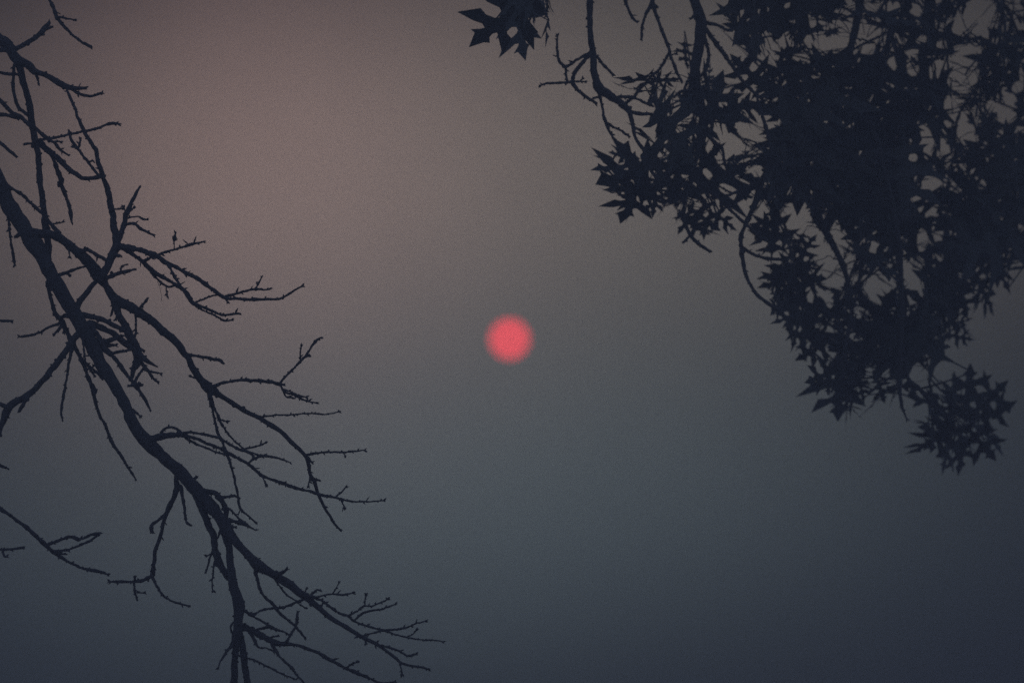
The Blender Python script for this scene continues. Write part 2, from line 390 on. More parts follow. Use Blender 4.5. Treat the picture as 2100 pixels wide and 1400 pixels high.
OAK = '''
A - | V1 1262,-40,60 1258,100,55 1262,250,52 1275,400,55 1285,520,58 1290,640,60 1310,760,70 1360,860,90 1430,900,80 1510,960,62 1580,1010,60 1640,1080,50 1670,1180,40 1690,1300,34 V3 570,330,32 610,440,30 640,520,30 700,600,26
A1 A | V1 1270,500,34 1140,570,28 1080,610,30 1020,640,32 960,570,28 945,460,24 950,340,18
A2 A | V1 1265,520,40 1170,620,36 1110,710,40 1095,790,40 1130,850,36 1200,910,32 1270,960,30 1320,990,30
A3 A1 | V1 1025,645,30 1030,720,26 1045,780,26
A4 A2 | V1 1095,785,28 960,795,24 840,800,22 785,825,12
A5 A2 | V1 1100,780,24 1215,785,16
A5b A5 | V1 1165,778,16 1190,752,14
A6 A | V1 1295,510,32 1380,610,30 1480,715,28
A7 A | V1 1335,840,44 1370,980,30 1390,1100,28 1415,1190,34 1460,1280,28 1510,1350,26 V3 340,290,24 390,350,20 425,365,14
A8 A7 | V1 1412,1170,26 1490,1220,24 1570,1260,22 1640,1310,26
A9 A2 | V1 1260,955,24 1335,930,20
C - | V2 645,-40,48 650,40,48 690,170,34 740,310,32 800,460,34 810,520,32 850,620,30 880,700,30 925,785,26
A10 C | V2 805,510,28 760,590,30 720,650,30 640,730,30 577,800,26 V1 1720,870,28 1680,930,34 1600,990,32
A11 A | V2 330,930,36 480,940,28 560,980,28 640,1010,24
A12 A | V2 400,1060,36 520,1090,36 640,1090,30
C1 C | V2 640,30,38 580,140,28 550,240,26 538,375,26
C2 - | V2 365,-40,30 430,130,30 470,190,28 495,210,16
C3 C | V2 810,530,18 870,518,14
C4 C | V2 650,40,40 690,70,26
B - | V2 1030,-40,95 1080,100,105 1110,220,110 1100,340,105 1080,480,100 1060,600,95 1050,720,95 1070,860,90 1110,1000,80 1130,1180,66 V3 1100,250,50 1050,450,40 1000,640,34
B1 B | V2 1130,330,40 1180,500,32 1170,620,34 1120,720,30
B2 B | V2 1130,250,46 1240,400,44 1330,520,40 1400,620,38 1470,730,36 1560,830,34 1640,910,28 1740,930,24
B3 B | V2 1130,220,38 1250,240,32 1370,290,30 1450,270,28 1560,230,26
B4 B2 | V2 1440,680,28 1540,570,26 1600,520,24
B5 B2 | V2 1385,590,22 1430,568,16
B6 B | V2 1040,680,34 960,830,28 950,900,26
B7 B | V2 1060,870,34 920,880,30 860,920,28
B8 B | V2 1060,140,40 1020,175,24
E B2 | V2 1640,910,30 V6 480,150,44 420,330,44 340,560,44 290,700,44 235,830,50 190,940,44 185,1060,50 200,1170,46 220,1290,36 260,1400,34 V8 210,160,34 270,230,40 370,300,34 450,360,28
E1 E | V6 195,1060,34 290,1120,30 400,1160,34 560,1180,28
F B | V3 1040,600,34 1150,680,32 1290,790,30 1400,900,32 1520,1010,32 1640,1110,32 1760,1200,34 1867,1250,34
F2 F | V3 1290,785,28 1430,720,28 1570,660,26 1700,600,24
F3 F2 | V3 1420,725,24 1590,770,22
F4 F2 | V3 1410,730,20 1270,660,18
F5 F | V3 1295,795,28 1310,890,26
F6 B | V3 960,760,40 940,950,40 970,1050,36 1010,1130,36 1080,1210,34 1190,1280,34
F6b F6 | V3 1005,1130,26 950,1190,22
F7 B | V3 1130,130,38 1250,250,32 1310,290,26 1330,420,26
X - | P 1775,-40,16 1740,120,15 1700,280,14 1668,420,13 V6 930,820,64 1000,920,62 1070,1040,56 1140,1180,58 1180,1300,48 V8 1150,300,44 1120,560,40 1080,800,34 1060,1000,28
Y X | P 1735,130,12 1800,300,11 1840,480,11 1850,620,10 1845,760,9 V10 690,480,34 720,580,22 745,650,12
I Y | P 1846,700,12 V10 740,230,40 840,340,40 940,440,40 1000,520,36 1150,640,30
Z - | P 2060,-40,7 2040,120,6 1960,260,6 1990,450,5 2040,560,4
Z2 - | P 2130,180,10 2060,290,8 1980,420,7 1930,560,6 1920,680,5
W - | P 1105,-40,9 1085,-5,8 1070,20,6
'''
# ------------------------------------------------------------------ the ground
g = 9000.0
gv, gf = [], []
ts = [-1, -.3, -.08, -.02, 0, .02, .08, .3, 1]
for y in ts:
    for x in ts: gv.append((x * g, y * g, -.0))
for j in range(len(ts) - 1):
    for i in range(len(ts) - 1): a = j * len(ts) + i; gf.append((a, a + 1, a + len(ts) + 1, a + len(ts)))
ground = link('ground', gv, gf, GRASS, smooth=False); ground['kind'] = 'structure'

# ------------------------------------------------------------------ the sun
D = 6000.0; r = math.radians(.230) * D
bm = bmesh.new(); bmesh.ops.create_uvsphere(bm, u_segments=64, v_segments=32, radius=r)
me = bpy.data.meshes.new('sun'); bm.to_mesh(me); bm.free(); me.materials.append(SUNM)
me.polygons.foreach_set('use_smooth', [True] * len(me.polygons))
sun = bpy.data.objects.new('sun', me); scn.collection.objects.link(sun); sun.location = CAM + SUN_DIR * D
sun['label'] = 'round dull red sun glowing through the smoky sky'; sun['category'] = 'sun'

# ------------------------------------------------------------------ smoke in the air, lying low over the ground
hz = []
for z in (-1.0, 9.0):
    for x, y in ((-1, -1), (1, -1), (1, 1), (-1, 1)): hz.append((x * 9400, y * 9400, z))
HAZE = bpy.data.materials.new('smoke_haze'); HAZE.use_nodes = True
t = HAZE.node_tree; t.nodes.clear()
pv = t.nodes.new('ShaderNodeVolumePrincipled'); pv.inputs['Color'].default_value = HAZE_COL
pv.inputs['Density'].default_value = HAZE_D; pv.inputs['Anisotropy'].default_value = 0.0
o_ = t.nodes.new('ShaderNodeOutputMaterial'); t.links.new(pv.outputs[0], o_.inputs['Volume'])
haze = link('haze', hz, [(3, 2, 1, 0), (4, 5, 6, 7), (0, 1, 5, 4), (1, 2, 6, 5), (2, 3, 7, 6), (3, 0, 4, 7)], HAZE, smooth=False)
haze['kind'] = 'stuff'

# ------------------------------------------------------------------ building a tree from its centre lines
def trunk_mesh(base, top, r0, r1, sides=20):
    n = 46; T = Tube(); s = np.linspace(0, 1, n)
    P = base + (top - base) * s[:, None]
    P[:, 0] += .10 * np.sin(s * 5) * s; P[:, 1] += .08 * np.sin(s * 4 + 1) * s
    R = r0 + (r1 - r0) * s; R = R * (1 + .7 * np.exp(-s * n * .35)) * (1 + .03 * smooth_noise(n, 3))
    P[0, 2] -= .15
    T.tube(P, R, sides, .035); return T, P, R

def grow(tree, data, base, top, r0, r1, material, depth, spread, seed):
    """depth(px, py): distance of a limb's start; returns every axis point (px, py, d, radius px)"""
    rs = np.random.default_rng(seed)
    T, TP, TR = trunk_mesh(base, top, r0, r1)
    link('trunk', np.array(T.v) - base, T.f, material, tree)
    done, objs, axis = {}, {}, []
    for line in data.strip().splitlines():
        head, body = line.split('|'); key, par = head.split()
        q = parse(body); px = q[:, :2]; w = q[:, 2]
        if par == '-':
            d0 = depth(*px[0]); limb = None
        else:
            pp = done[par]; k = np.argmin(((pp[:, :2] - px[0]) ** 2).sum(1)); d0 = pp[k, 2]
            gap = math.hypot(*(pp[k, :2] - px[0]))
            if gap > 1.5 and gap < 30: px = np.vstack([pp[k, :2], px]); w = np.r_[w[0], w]
        seg = np.r_[0, np.cumsum(np.hypot(*np.diff(px, axis=0).T))]
        sl = rs.uniform(-spread, spread) * MM * 14
        dd = d0 + sl * seg + rs.uniform(-.03, .03) * np.sin(seg / 60 + rs.uniform(0, 6))* (seg > 0)
        wmax = np.median(w)
        step = max(2.2, .45 * wmax)
        Q = catmull(np.c_[px, dd, w], step); n = len(Q)
        thin = wmax < 9.5
        Q[:, :2] += (.45 if thin else .9) * np.c_[smooth_noise(n, 2.5), smooth_noise(n, 2.5)] * np.minimum(1, np.arange(n) / 4)[:, None]
        Q[:, 3] = np.maximum(Q[:, 3] * (1.0 if thin else 1.05), .9) * (1 + (.14 if thin else .075) * smooth_noise(n, 1.3))
        done[key] = Q
        P = np.array([world(*r_[:3]) for r_ in Q]); R = Q[:, 3] / 2 * MM * Q[:, 2]
        if par == '-':            # carry the limb on out of the picture to the trunk
            tg = P[0] - P[min(4, n - 1)]; tg /= np.linalg.norm(tg)
            side = 1 if base[0] > 0 else -1
            hz = min(P[0, 2] + abs(P[0, 0] - base[0]) * .55 + .2, top[2] - .3)
            k = np.argmin(abs(TP[:, 2] - hz)); A = TP[k]; L = np.linalg.norm(A - P[0])
            u = np.linspace(0, 1, 30)[:, None]
            C1 = P[0] + tg * L * .35; C2 = A + (P[0] - A) * .25 + np.array([0, 0, L * .12])
            E_ = (1 - u) ** 3 * P[0] + 3 * u * (1 - u) ** 2 * C1 + 3 * u * u * (1 - u) * C2 + u ** 3 * A
            Re = R[0] + (max(min(R[0] * 2.2, TR[k] * .6), R[0]) - R[0]) * u[:, 0]
            P = np.vstack([E_[:0:-1], P]); R = np.r_[Re[:0:-1], R]
        S = Tube(); S.tube(P, R, 8 if thin else 12, .05 if thin else .04)
        # buds, spurs and knots
        m = len(Q); off = len(P) - m; tot = np.hypot(*np.diff(Q[:, :2], axis=0).T).sum()
        at = rs.uniform(6, 14); side = 1; cum = np.r_[0, np.cumsum(np.hypot(*np.diff(Q[:, :2], axis=0).T))]
        while at < tot - 3 and wmax > 1.6:
            k = int(np.searchsorted(cum, at)); k = min(max(k, 1), m - 1); p = P[off + k]
            tn = P[off + k] - P[off + k - 1]; tn /= np.linalg.norm(tn) + 1e-9
            nr = np.cross(tn, FW) * side + FW * rs.normal() * .5; nr /= np.linalg.norm(nr)
            ww = Q[k, 3]; pm = MM * Q[k, 2]
            if ww < 10:
                S.bud(p + nr * R[off + k] * .6, tn * rs.uniform(.4, 1.1) + nr, 2.2 * pm + rs.exponential(2.2) * pm, rs.uniform(1.2, 2.3) * pm)
                at += 4 + rs.exponential(9)
            else:
                S.bud(p + nr * R[off + k] * .7, tn * .3 + nr, rs.uniform(3, 6.5) * pm, rs.uniform(2, 4.5) * pm)
                at += rs.uniform(11, 28)
            side *= -1 if rs.random() < .75 else 1
        if 1.6 < w[-1] < 8 and 0 < px[-1, 0] < 2100:      # the tip carries a cluster of pointed buds
            tn = P[-1] - P[-3]; tn /= np.linalg.norm(tn); pm = MM * Q[-1, 2]
            up = np.cross(tn, FW); up /= np.linalg.norm(up)
            for a in rs.choice([-.75, -.4, 0, .35, .7], rs.integers(2, 4), replace=False):
                S.bud(P[-1] - tn * pm, tn + up * a + FW * rs.normal() * .3, rs.uniform(4.5, 9) * pm, rs.uniform(1.6, 2.4) * pm)
        is_limb = par == '-' or wmax > 9.5
        if is_limb: host = tree
        else: host = objs[par]
        o = link('branch' if is_limb else 'twig', np.array(S.v) - base, S.f, material, host)
        if is_limb or host is tree: objs[key] = o
        else: objs[key] = host
        axis.append(Q)
    return np.vstack(axis), objs

bare_base = np.array([-3.5, 13.6, 0.0]); 
bare = thing('bare_tree', 'bare leafless tree with knobbly drooping grey branches and budded twigs', 'tree', bare_base)
grow(bare, BARE, bare_base, bare_base + [.1, .1, 8.5], .24, .10, BARK, lambda x, y: 14.0 + .15 * math.sin(y * .01), .28, 3)

def oak_depth(x, y): return 14.75 + 1.75 * (x - 1100) / 1000 + .55 * y / 1000
oak_base = np.array([4.6, 16.6, 0.0])
oak = thing('oak_tree', 'leafy oak tree with dense drooping clusters of pointed lobed leaves', 'tree', oak_base)
oak_axis, oak_objs = grow(oak, OAK, oak_base, oak_base + [.1, .0, 8.7], .30, .12, OAKBARK, oak_depth, .25, 11)

# ------------------------------------------------------------------ oak leaves
HALF = [(0, 0), (.012, .0), (.025, .12), (.13, .165), (.32, .145), (.21, .235), (.075, .275), (.052, .33),
        (.09, .375), (.24, .415), (.38, .395), (.37, .465), (.55, .60), (.33, .565), (.14, .52), (.065, .545), (.055, .60),
        (.085, .64), (.18, .69), (.28, .695), (.41, .91), (.23, .835), (.11, .775), (.06, .80), (.055, .835),
        (.08, .87), (.15, .925), (.085, .95), (0, 1.12)]
def leaf_variant(k):
    r = np.random.default_rng(100 + k); out = []
    for sgn in (1, -1):
        wx = r.uniform(.88, 1.12); ph = r.uniform(0, 6)
        for x, y in (HALF if sgn == 1 else HALF[-2:0:-1]):
            jit = r.normal(size=2) * .010 * (x > .04)
            out.append((sgn * x * wx * (1 + .10 * math.sin(7 * y + ph)) + jit[0], y + jit[1] + (.02 * sgn if x > .04 else 0)))
    # thin stalk below the blade
    bm = bmesh.new()
    vs_ = [bm.verts.new((x, y, 0)) for x, y in out]
    f = bm.faces.new(vs_); f.normal_update()
    bmesh.ops.triangulate(bm, faces=[f], quad_method='FIXED', ngon_method='EAR_CLIP')
    a, b, c, d = (bm.verts.new((-.008, -.26, 0)), bm.verts.new((.008, -.26, 0)), bm.verts.new((.010, .01, 0)), bm.verts.new((-.010, .01, 0)))
    bm.faces.new((a, b, c, d))
    c1, c2, tw = r.uniform(-.5, .3), r.uniform(.2, .9), r.uniform(-.5, .5)
    sk = r.uniform(-.12, .12)
    for v in bm.verts:
        x, y = v.co.x, v.co.y
        yy = max(y, 0)
        v.co.z = c1 * yy * yy * .6 + c2 * abs(x) * .5 - c2 * x * x + tw * x * yy
        v.co.x = x + sk * yy * yy
    bmesh.ops.recalc_face_normals(bm, faces=bm.faces)
    me = bpy.data.meshes.new('leaf'); bm.to_mesh(me); bm.free(); me.materials.append(LEAF)
    me.polygons.foreach_set('use_smooth', [True] * len(me.polygons))
    return me
VAR = [leaf_variant(k) for k in range(10)]
def samples(me, n, r):
    V = np.array([v.co[:] for v in me.vertices]); me.calc_loop_triangles()
    F = np.array([t.vertices[:] for t in me.loop_triangles])
    ar = np.linalg.norm(np.cross(V[F[:, 1]] - V[F[:, 0]], V[F[:, 2]] - V[F[:, 0]]), axis=1)
    k = r.choice(len(F), n, p=ar / ar.sum()); a, b = r.random((2, n)); s = a + b > 1; a[s], b[s] = 1 - a[s], 1 - b[s]
    return V[F[k, 0]] + (V[F[k, 1]] - V[F[k, 0]]) * a[:, None] + (V[F[k, 2]] - V[F[k, 0]]) * b[:, None]
r0 = np.random.default_rng(5)
SMP = np.array([samples(m, 230, r0) for m in VAR]); DNS = np.array([samples(m, 2500, r0) for m in VAR])

OUTLINE = '''1496,-220 1496,0 1491,21 1487,41 1498,49 1498,66 1524,62 1524,77 1500,92 1504,111 1517,105 1530,107 1532,130 1547,135 1562,148 1562,161 1551,184
1566,184 1573,197 1551,201 1564,212 1517,214 1532,195 1500,201 1487,189 1502,178 1489,171 1491,148 1476,159 1461,156 1466,176 1450,182 1448,150 1463,133 1440,150 1416,150
1404,189 1389,193 1367,201 1340,196 1356,180 1391,169 1371,156 1337,150 1311,154 1269,154 1286,165 1254,178 1282,178 1254,191 1284,205 1303,257 1316,300
1299,321 1271,315 1247,326 1264,334 1286,334 1243,347 1221,375 1256,369 1232,393 1273,405 1270,437 1285,461 1292,437 1314,422 1339,444 1350,441 1371,422 1380,450 1397,454 1401,476
1455,489 1476,476 1464,454 1517,459 1479,437 1470,409 1500,409 1490,398 1545,398 1541,420 1545,460 1583,494 1604,507 1602,537 1553,571 1583,579 1558,598 1581,624 1583,645 1596,654
1583,672 1635,665 1618,684 1626,723 1641,748 1663,729 1673,755 1648,781 1676,796 1697,804 1725,802 1695,838 1720,836 1717,868 1735,861 1740,840 1764,855 1750,812 1779,823 1816,823
1816,801 1846,814 1850,795 1876,808 1897,810 1891,823 1906,838 1869,853 1884,866 1865,883 1878,898 1893,902 1876,917 1876,951 1910,921 1938,943 1955,926 1929,970 1955,949 1987,970
1989,949 2009,943 2026,953 2030,932 2044,936 2030,902 2034,879 2056,887 2071,913 2081,885 2069,868 2090,851 2054,823 2079,814 2069,782 2047,793 2021,782 2041,763 2009,774 1998,748
1976,765 1959,761 1949,739 1938,716 1955,701 1946,686 1955,680 1979,695 1997,698 1998,682 1979,674 1998,661 1987,654 1961,659 1968,648 1989,648 1994,631 2009,629 2021,616 2043,641
2034,620 2021,599 2047,594 2034,579 2051,579 2081,596 2075,562 2066,534 2086,543 2100,545 2150,600 2185,560 2250,640 2300,575 2390,610 2430,500 2520,520 2500,400 2610,340 2560,230 2660,130 2580,20 2640,-100 2540,-160 2500,-240'''
CLUSTER = '''1029,-60 1029,0 1026,9 991,14 998,24 1019,25 1015,43 966,51 974,60 957,82 980,82 1006,71 1004,103 999,109 1033,114 1031,81 1041,74 1066,92 1066,111 1076,127 1087,114 1084,92 1096,94 1081,51
1101,64 1098,43 1107,47 1098,30 1109,25 1090,13 1111,9 1116,43 1109,78 1118,68 1120,99 1124,64 1130,64 1127,43 1136,50 1128,24 1133,19 1133,-60'''
SPRAY = '''1396,141 1400,96 1407,96 1408,120 1416,124 1408,142 1402,146'''
GAPS = '''1536,27,11,9,0 1616,8,7,7,0 1609,39,17,5,8 1665,43,7,10,0 1690,46,5,8,0 1741,6,10,8,0 1731,26,11,4,10 1785,16,12,9,0 1740,54,30,7,8 1762,58,14,20,0 1790,62,22,6,5 1742,88,24,9,5 1781,101,16,5,-35
1686,90,14,15,0 1708,85,10,8,0 1611,86,9,14,0 1577,88,8,9,40 1588,100,6,8,0 1573,123,16,9,20 1641,118,17,5,18 1654,81,6,7,0 1830,13,10,8,0 1877,17,11,14,0 1701,140,8,4,0 1719,109,9,4,0 1832,131,11,13,0 1869,109,10,8,0 1871,150,9,9,0
1787,209,6,6,0 1805,217,5,9,0 1549,234,14,6,-30 1573,240,9,8,0 1579,259,15,7,25 1526,266,18,8,20 1560,279,13,12,0 1921,6,12,8,0 2010,15,38,22,0 2025,40,16,16,0 1985,39,9,18,0 1964,49,19,10,40 1957,64,20,7,20 2011,62,17,15,0 2088,15,6,14,-20 2067,26,5,10,0 2064,56,7,7,0 2094,56,8,8,40
1985,102,34,10,16 1961,118,14,7,15 1984,128,18,12,0 1970,152,25,12,10 1992,165,18,13,0 2032,150,6,8,0 1925,129,11,8,-20 1904,152,15,6,35 1981,191,14,6,-15 1940,193,4,10,-15 1940,216,16,9,30 1959,204,7,9,0 1906,223,7,10,-20 1974,238,15,12,0 1993,233,8,9,0
1983,272,15,19,-20 1942,257,5,22,-20 1895,276,9,19,-15 2086,182,9,17,0 2064,238,23,24,0 2034,216,16,7,10 2071,206,9,16,0 2094,268,9,5,20 2064,158,3,14,-15
1899,291,8,9,0 1906,308,6,12,-20 1938,300,8,12,-20 1927,308,4,11,0 1880,319,8,5,45 1872,328,7,4,30 1983,284,15,7,0 1970,346,10,8,20 1916,376,17,9,0 1894,385,7,6,30 1941,375,4,9,0 1883,406,5,8,-20 1911,434,10,9,0 2015,370,10,6,40 2000,394,6,6,0 1967,391,6,6,0 2094,321,8,7,0 2078,404,3,12,0 2096,417,4,14,0 2096,471,5,10,0
1865,470,10,5,0 1895,490,15,10,0 1923,488,9,5,30 1934,477,8,4,15 2086,520,9,5,10 2013,475,7,3,0 1859,556,16,15,0 1866,540,6,10,15 1799,507,8,7,40 1850,518,10,4,-30 1743,535,15,8,-5 1710,480,9,13,-30 1728,483,12,6,-20 1749,479,3,10,10 1734,501,9,5,-20 1666,402,5,11,0
1714,575,22,9,-15 1660,607,6,14,15 1790,588,13,22,0 1812,588,20,5,5 1873,588,17,8,-5 1864,568,16,6,10 1830,573,4,9,-30 1751,573,4,8,0 1759,641,6,11,-25 1785,639,5,15,-40 1740,671,16,6,35 1740,691,16,3,35 1828,686,6,14,0 1695,723,12,7,0 1689,753,13,7,-15 1723,697,5,6,0 1776,787,18,5,15
1787,761,5,12,-40 1824,783,3,8,-40 1622,626,9,4,30 1652,630,6,4,0 1577,611,8,7,0 1875,757,9,7,0 1892,763,10,5,-20 1884,783,7,15,-45 1605,569,5,8,0 1804,621,9,4,15 1864,614,5,6,0 1851,614,3,7,0 1886,603,4,8,0 1989,603,4,16,-20 2004,601,4,10,-15 1934,763,6,14,-10
1964,810,7,4,30 1931,829,7,4,0 1926,803,4,6,30 2002,829,5,18,-25 2034,842,7,13,-35 2026,866,6,5,0 2004,915,5,11,0 1944,932,8,8,20 1907,856,5,3,0 1951,859,6,4,-30 1966,883,4,5,0 1944,914,4,4,0
1397,260,14,7,25 1476,326,4,17,-10 1427,434,25,18,0 1453,355,10,5,5 1408,349,6,8,-20 1384,360,6,4,0 1331,367,7,4,-20 1425,327,8,4,-30 1275,362,9,9,0 1299,337,22,7,-15 1341,264,8,5,25 1326,266,3,6,-20 1341,281,4,7,-20 1363,388,6,6,0 1489,379,14,6,15 1526,377,12,5,-15 1479,391,12,6,10
1339,418,7,11,-20 1386,435,3,9,0 1376,432,3,10,-15 1326,315,4,5,0 1359,326,6,8,0 1335,332,3,8,0 1534,328,6,5,0 1549,347,9,6,20 1564,354,4,8,0 1547,366,3,7,0 1590,309,10,5,15 1560,478,9,4,10 1303,178,16,6,-10 1371,186,13,11,0 1322,201,11,8,30 1275,201,9,4,0 1354,227,9,4,-30 1384,229,5,5,0 1406,240,8,6,30 1314,242,9,4,20 1401,219,4,4,0
1444,128,5,18,8 1457,167,5,10,0 1500,253,14,5,30 1521,246,8,5,25 1050,32,3,6,-30 1065,74,3,8,-10 1067,86,2,5,0'''
GPOLY = ['V6 590,640 740,640 860,700 880,780 800,860 930,880 950,950 1060,1080 1120,1230 1040,1330 930,1370 880,1300 920,1190 820,1170 880,1075 830,970 780,900 720,930 640,850 560,800 640,740',
         'V6 400,660 440,680 470,840 400,800 270,820 330,720', 'V6 1000,860 1060,840 1100,910 1200,900 1220,960 1130,1010 1100,1060 1050,960',
         'V8 820,140 930,190 1000,300 940,330 900,290 850,210', 'V3 1200,110 1260,85 1330,110 1470,220 1440,240 1540,290 1530,330 1420,320 1380,400 1340,380 1330,270 1220,220',
         'V2 380,980 440,955 560,1000 630,1060 620,1085 470,1075', 'V2 1480,620 1690,690 1690,760 1600,900 1480,720', 'V2 1530,1000 1480,1000 1560,930 1690,985']
X0, Y0, ST = 900, -300, 2
GW, GH = (2700 - X0) // ST, (1100 - Y0) // ST
gx, gy = np.meshgrid(X0 + ST * np.arange(GW) + 1, Y0 + ST * np.arange(GH) + 1)
def poly_mask(P):
    P = np.array(P, float); m = np.zeros(gx.shape, bool)
    for (ax, ay), (bx, by) in zip(P, np.roll(P, -1, 0)):
        if ay == by: continue
        m ^= ((gy < ay) != (gy < by)) & (gx < (bx - ax) * (gy - ay) / (by - ay) + ax)
    return m
xy = lambda s: [tuple(map(float, t.split(','))) for t in s.split()]
mask = poly_mask(xy(OUTLINE)) | poly_mask(xy(CLUSTER)) | poly_mask(xy(SPRAY))
solid = mask.copy()
for cx, cy, a, b, th in xy(GAPS):
    c, s = math.cos(math.radians(th)), math.sin(math.radians(th))
    if cx > 1900 and cy < 260: a, b = a * .8, b * .8
    u = (gx - cx) * c + (gy - cy) * s; v = -(gx - cx) * s + (gy - cy) * c
    mask &= (u / a) ** 2 + (v / b) ** 2 > 1
for s in GPOLY:
    off = TILES[s.split()[0]]
    mask &= ~poly_mask([(off[0] + x / SC, off[1] + y / SC) for x, y in xy(' '.join(s.split()[1:]))])
for cx, cy, n_ in ((2180, 60, 30), (2250, 300, 40), (2420, 100, 40), (2400, 350, 40), (1800, -120, 40), (2050, -130, 40)):   # unseen part of the crown is open too
    for _ in range(n_):
        u, v = cx + r0.normal() * 70, cy + r0.normal() * 60
        if u < 2105 and v > -5: continue
        mask &= ((gx - u) / r0.uniform(6, 18)) ** 2 + ((gy - v) / r0.uniform(5, 14)) ** 2 > 1

def proj(p):
    q = p - CAM; d = q @ FW
    return 1050 + (q @ RT) / d / TANH * 1050, 700 - (q @ UP) / d / TANH * 1050
def cells(x, y):
    i = ((x - X0) / ST).astype(int); j = ((y - Y0) / ST).astype(int)
    ok = (i >= 0) & (i < GW) & (j >= 0) & (j < GH)
    return np.clip(j, 0, GH - 1), np.clip(i, 0, GW - 1), ok

cover = np.zeros_like(mask)
pen = np.where(mask, 0., np.where(solid, 4.0, 1.2))     # sky gaps inside the crown are kept open
leaves = []           # (variant, base, axis, lateral, normal, length, area on the grid)
def frame(th, phi, psi):
    """leaf axes: heading th in the sky, tipped phi towards the far side, rolled psi"""
    a = (np.cos(phi) * np.cos(th))[:, None] * RT - (np.cos(phi) * np.sin(th))[:, None] * UP + np.sin(phi)[:, None] * FW
    l0 = np.cross(FW[None], a); l0 /= np.linalg.norm(l0, axis=1)[:, None]; n0 = np.cross(l0, a)
    l = l0 * np.cos(psi)[:, None] + n0 * np.sin(psi)[:, None]
    return a, l, np.cross(l, a)
NK = 260
AXP = oak_axis[::3, :2]
def attempt(tx, ty, lo, hi, need, maxout):
    r = r0
    v = r.integers(0, len(VAR), NK); th = r.uniform(0, 2 * math.pi, NK)
    near = AXP[np.argmin(((AXP - (tx, ty)) ** 2).sum(1))]          # leaves mostly point away from the twig that bears them
    away = math.atan2(ty - near[1], tx - near[0]); q = r.random(NK)
    th[q < .5] = r.normal(away, .7, NK)[q < .5]; down = q > .75; th[down] = r.normal(math.pi / 2, .8, NK)[down]
    phi = r.normal(0, .45, NK); psi = r.normal(0, .55, NK); edge = r.random(NK) < .25
    psi[edge] = r.uniform(.9, 1.35, NK)[edge] * r.choice([-1, 1], edge.sum())
    L = r.uniform(lo, hi, NK)
    d = oak_depth(tx, ty) + r.normal(0, .22, NK)
    a, l, n = frame(th, phi, psi)
    Lm = L * MM * d; t0 = r.uniform(.15, .95, NK); s0 = r.uniform(-.2, .2, NK)
    base = np.array([world(tx, ty, q) for q in d]) - a * (Lm * t0)[:, None] - l * (Lm * s0)[:, None]
    S = SMP[v]
    p = base[:, None] + Lm[:, None, None] * (S[:, :, 0:1] * l[:, None] + S[:, :, 1:2] * a[:, None] + S[:, :, 2:3] * n[:, None])
    x, y = proj(p); j, i, ok = cells(x, y)
    inside = mask[j, i] & ok; new = inside & ~cover[j, i]
    out = 1 - inside.mean(1); gain = new.mean(1)
    gapped = (solid[j, i] & ~mask[j, i]).mean(1)
    area = np.abs(np.cos(phi) * np.cos(psi)) * L * L
    sc = (gain - np.where(ok, pen[j, i], 3.).mean(1)) * np.sqrt(area); ex, ey = proj(base - a * (Lm * .25)[:, None]); ej, ei, eo = cells(ex, ey)
    sc[(gain < need) | (out > maxout) | (gapped > .022) | ~(mask[ej, ei] & eo)] = -1
    k = int(np.argmax(sc))
    if sc[k] <= 0: return False
    q = base[k] + Lm[k] * (DNS[v[k]][:, 0:1] * l[k] + DNS[v[k]][:, 1:2] * a[k] + DNS[v[k]][:, 2:3] * n[k])
    x, y = proj(q); j, i, ok = cells(x, y); cover[j[ok], i[ok]] = True
    vis = ((x > 0) & (x < 2100) & (y > 0) & (y < 1400)).mean()
    leaves.append((int(v[k]), base[k], a[k], l[k], n[k], Lm[k], area[k] * vis))
    return True
# leaves that stand out on the rim: stalk end, tip and roll as they hang
RIM = '''1080,5,957,82,.35 1060,10,1076,127,.85 1085,0,1108,50,.8 1118,-30,1120,99,1.3 1440,262,1491,148,.2 1455,240,1540,194,.3 1480,225,1564,213,1.1
1338,340,1230,393,.3 1312,370,1285,461,.2 1325,335,1221,375,1.05 1302,325,1246,326,.9 1345,392,1342,446,.4 1320,380,1270,437,.7 1585,505,1592,418,.2 1605,492,1536,462,.4 1640,545,1553,571,.6
1632,560,1558,598,.5 1640,530,1664,478,.5 1632,535,1680,546,.3 1636,560,1692,583,.5 1725,762,1720,868,.0 1712,762,1648,781,.6 1702,770,1690,806,.8 1655,640,1583,672,.8 1685,690,1618,684,.5 1695,700,1641,748,.4
1940,880,1876,951,.8 1950,885,1929,970,1.05 1968,885,1987,970,.5 1985,880,2044,936,.9 1998,868,2071,913,1.0 2000,860,2090,851,1.05 1998,846,2069,782,.6 1980,838,1998,748,.2 1955,840,1959,761,1.05
1938,868,1865,883,1.0 1950,688,1998,698,.4 1945,668,1998,661,.8 2000,572,2043,641,.6 2030,520,2081,596,.9 1968,590,1990,648,.8 1990,560,2047,594,.6 1800,780,1816,823,.5 1760,775,1779,823,.5
1396,168,1260,176,1.38 1345,186,1254,191,1.4 1330,160,1391,169,1.2 1404,94,1403,146,.5 1452,168,1463,131,.9 1420,430,1476,476,.6 1400,440,1455,489,.9 1450,430,1517,459,1.1 1560,175,1502,108,.5 1570,190,1562,148,.5'''
